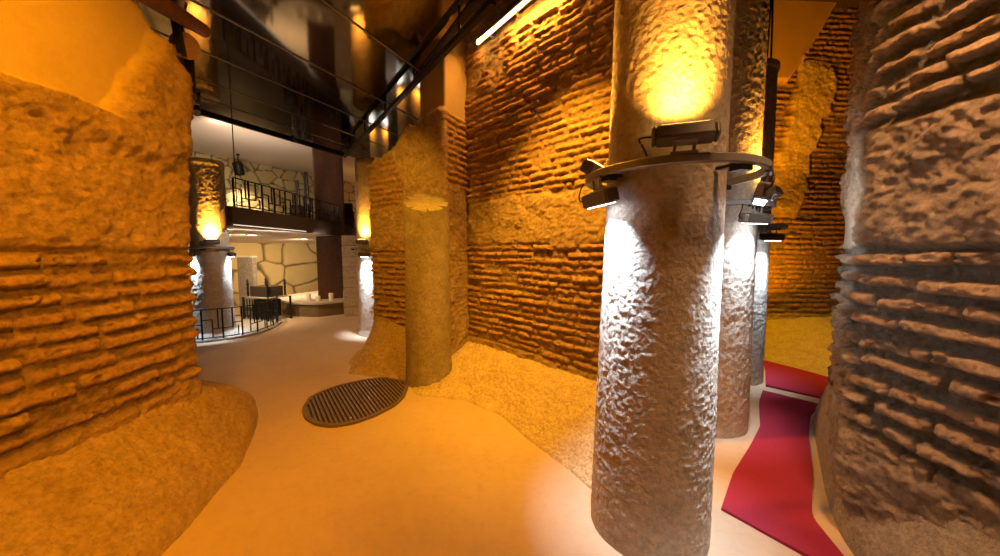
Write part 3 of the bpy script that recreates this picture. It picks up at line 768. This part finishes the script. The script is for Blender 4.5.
# stone pillar right of the brown column
sp_ = thing('stone_pillar', 'rough stone pillar under the gallery end, beside the lit column', 'pillar', (-3.35, 8.15, 0))
pmn = MB()
rnd = random.Random(4)
z_ = 0
while z_ < 1.78:
    hh = .20+.06*rnd.random(); pmn.box((-3.35+.01*rnd.random(), 8.15, z_+hh/2), (.27+.012*rnd.random(), .27+.012*rnd.random(), hh/2-.004), .35, .014); z_ += hh
obj('blocks', pmn, M['column_far'], sp_)
bx = MB(); bx.box((-3.0, 7.75, .1), (.09, .09, .10), .3, .01); tag(obj('box', bx, M['candle']), 'small pale box on the floor against the stone pillar', 'box')
# grey board
gb = thing('display_panel', 'upright grey panel standing behind the flared column', 'panel', (-6.0, 8.0, 0))
q = MB(); q.box((-5.75, 7.95, .68), (.24, .05, .66), -.3, .012); obj('board', q, M['panel'], gb)
q = MB(); q.box((-5.75, 7.95, 1.35), (.25, .06, .015), -.3); obj('pale_top_edge', q, M['candle'], gb)
q = MB(); q.box((-5.75, 7.95, .015), (.27, .14, .015), -.3); obj('foot', q, M['panel'], gb)
# black ornate stand
bs = thing('iron_stand', 'black ornate iron stand with corner finials behind the low railing', 'stand', (-4.85, 7.9, 0))
o_ = Vector((-5.03, 7.5, 0)); rx = Vector((.94, -.34, 0)); ry = Vector((.34, .94, 0)); zz_ = Vector((0, 0, 1))
q = MB(); q.frame_box(o_+zz_*.62, rx, ry, zz_, .26, .18, .11, .012); obj('upper_box', q, M['fascia'], bs)
q = MB(); q.frame_box(o_+zz_*.26, rx, ry, zz_, .22, .15, .19, .012); obj('lower_box', q, M['black'], bs)
q = MB(); q.frame_box(o_+zz_*.50, rx, ry, zz_, .33, .24, .012); obj('grey_shelf', q, M['greyslab'], bs)
for a in (-1, 1):
    for b in (-1, 1):
        q = MB(); p = o_+rx*a*.29+ry*b*.2
        q.lathe((p.x, p.y, 0), [(.02, .5), (.02, .76), (.032, .78), (.012, .81), (.028, .84), (.006, .88)], 10); obj('finial', q, M['black'], bs)
        q = MB(); p = o_+rx*a*.36+ry*b*.26; q.lathe((p.x, p.y, 0), [(.03, 0), (.02, .05), (.022, .48), (.035, .5)], 10); obj('leg', q, M['black'], bs)
q = MB()
for i in range(9):
    p = o_ - ry*.265 + rx*(-.32+.08*i); q.bar(p+zz_*.05, p+zz_*.47, .014)
    q.tube([p+zz_*(.26+.05*math.sin(a)) + rx*.035*math.cos(a) for a in np.linspace(0, 2*math.pi, 13)], .005, 5, False)
obj('scrollwork', q, M['black'], bs)

# things on the gallery
for (x, y, s_, lb) in ((-4.13, 9.4, .26, 'black loudspeaker box on the gallery, right of the rust-brown column'), (-4.45, 7.75, .16, 'small black box on the gallery, left of the rust-brown column')):
    spk = thing('loudspeaker', lb, 'loudspeaker', (x, y, 2.07), 'black boxes on the gallery')
    q = MB(); q.box((x, y, 2.07+s_*1.25), (s_*.8, s_*.7, s_*1.25), .4, .015); obj('cabinet', q, M['black'], spk)
    dd = Vector((math.sin(.4), -math.cos(.4), 0)); ax = Vector((math.cos(.4), math.sin(.4), 0))
    q = MB()
    for zc in (.75, 1.7): q.tube([Vector((x, y, 2.07+s_*zc))+dd*s_*.69, Vector((x, y, 2.07+s_*zc))+dd*(s_*.73)], s_*.45, 20)
    obj('cone', q, M['fascia'], spk)
for (x, y, hh, lb) in ((-4.55, 7.95, .98, 'shorter folded black stand leaning on the gallery'), (-4.40, 8.05, 1.18, 'taller folded black stand on the gallery beside the brown column')):
    es = thing('folding_stand', lb, 'stand', (x, y, 2.07), 'folded stands on the gallery')
    for k in (-1, 0, 1):
        q = MB(); q.tube([(x+.06*k, y+.05*abs(k), 2.07), (x+.03*k+.02, y, 2.07+hh)], .014, 8); obj('leg', q, M['black'], es)
    q = MB(); q.tube([(x-.04, y-.01, 2.07+hh*.6), (x+.07, y-.01, 2.07+hh*.6)], .01, 8); obj('crossbar', q, M['black'], es)
fx = MB(); fx.lathe((-4.33, 7.85, 2.07), [(.07, 0), (.09, .03), (.08, .22), (.03, .27), (.03, .33)], 16); tag(obj('red_bottle', fx, M['pink']), 'small faded red bottle by the folded stands on the gallery', 'bottle')

# ceiling spotlights
def track_spot(label, p, target, r, L, top, watts=0, col=WARM):
    t = thing('ceiling_spotlight', label, 'spotlight', p, 'small black ceiling spotlights')
    p = Vector(p); d = (Vector(target)-p).normalized()
    q = MB(); q.tube([p-d*L*.5, p-d*L*.42, p+d*L*.5], r, 16, True, [r*.7, r, r]); obj('barrel', q, M['black'], t)
    q = MB(); q.tube([p+d*(L*.5), p+d*(L*.5+.004)], r*.8, 16); obj('lens', q, M['warm_lens'] if watts else M['steel'], t)
    q = MB(); q.tube([p, (p.x, p.y, top)], .012, 8); q.lathe((p.x, p.y, top-.03), [(.04, 0), (.04, .03)], 14); obj('mount', q, M['black'], t)
    if watts: spot(p+d*(L*.5+.01), target, watts, col, 80, .8, .03, t)
    return t
track_spot('black spotlight shining down above the gallery beside the flared column', (-6.58, 9.0, 3.55), (-6.9, 9.8, 2.2), .11, .30, 3.9, 170)
track_spot('black spotlight under the pale ceiling near the brown column', (-3.72, 6.45, 3.52), (-4.6, 9.0, 2.0), .05, .16, 3.9, 25)
track_spot('black spotlight at the glass ceiling edge beside the left pier', (-4.15, 4.95, 3.40), (-2.4, 3.2, 1.5), .05, .14, 3.5, 0)
spot((-5.2, 6.6, 3.85), (-6.0, 10.0, 3.6), 60, (1, .72, .48), 160, 1.0, .2)
area((-5.0, 7.0, 2.6), (-5.4, 8.6, 4.0), 25, (1, .72, .5), 1.0, .4, 170)
wc = MB(); wc.tube([(-4.45, 6.0, 3.9), (-4.45, 6.0, 2.12)], .008, 6); tag(obj('hanging_wire', wc, M['black']), 'thin dark wire hanging in front of the gallery beside the flared column', 'wire')

# old timber and bracket at the broken top of the left pier
tb = MB()
tb.tube([(-2.2, 2.22, 3.06), (-2.24, 2.45, 3.12), (-2.33, 2.9, 3.22)], .055, 14, True, [.05, .06, .05])
tag(obj('timber_beam', tb, M['wood']), 'brown rounded timber beam over the broken top of the left pier', 'beam')
hb = thing('hanging_bracket', 'dark hanging bracket with brown disc and cable, top right of left pier', 'bracket', (-2.4, 2.8, 3.0))
q = MB(); q.bar((-2.30, 2.55, 3.5), (-2.36, 2.72, 2.95), .04, .05); q.bar((-2.41, 2.84, 3.12), (-2.41, 2.84, 2.68), .035, .045); q.bar((-2.36, 2.72, 2.97), (-2.41, 2.84, 2.97), .03, .03); obj('arm', q, M['black'], hb)
q = MB(); q.tube([(-2.365, 2.76, 3.03), (-2.351, 2.744, 3.021)], .09, 24); obj('disc', q, M['leather'], hb)
q = MB(); q.box((-2.41, 2.84, 2.68), (.045, .04, .035), .4, .01); q.tube([(-2.40, 2.82, 2.67), (-2.37, 2.74, 2.61)], .028, 12); obj('lamp_head', q, M['black'], hb)
q = MB(); q.tube([(-2.42, 2.86, 3.4), (-2.38, 2.76, 3.16), (-2.44, 2.86, 2.95), (-2.43, 2.86, 2.7)], .009, 6); obj('cable', q, M['black'], hb)
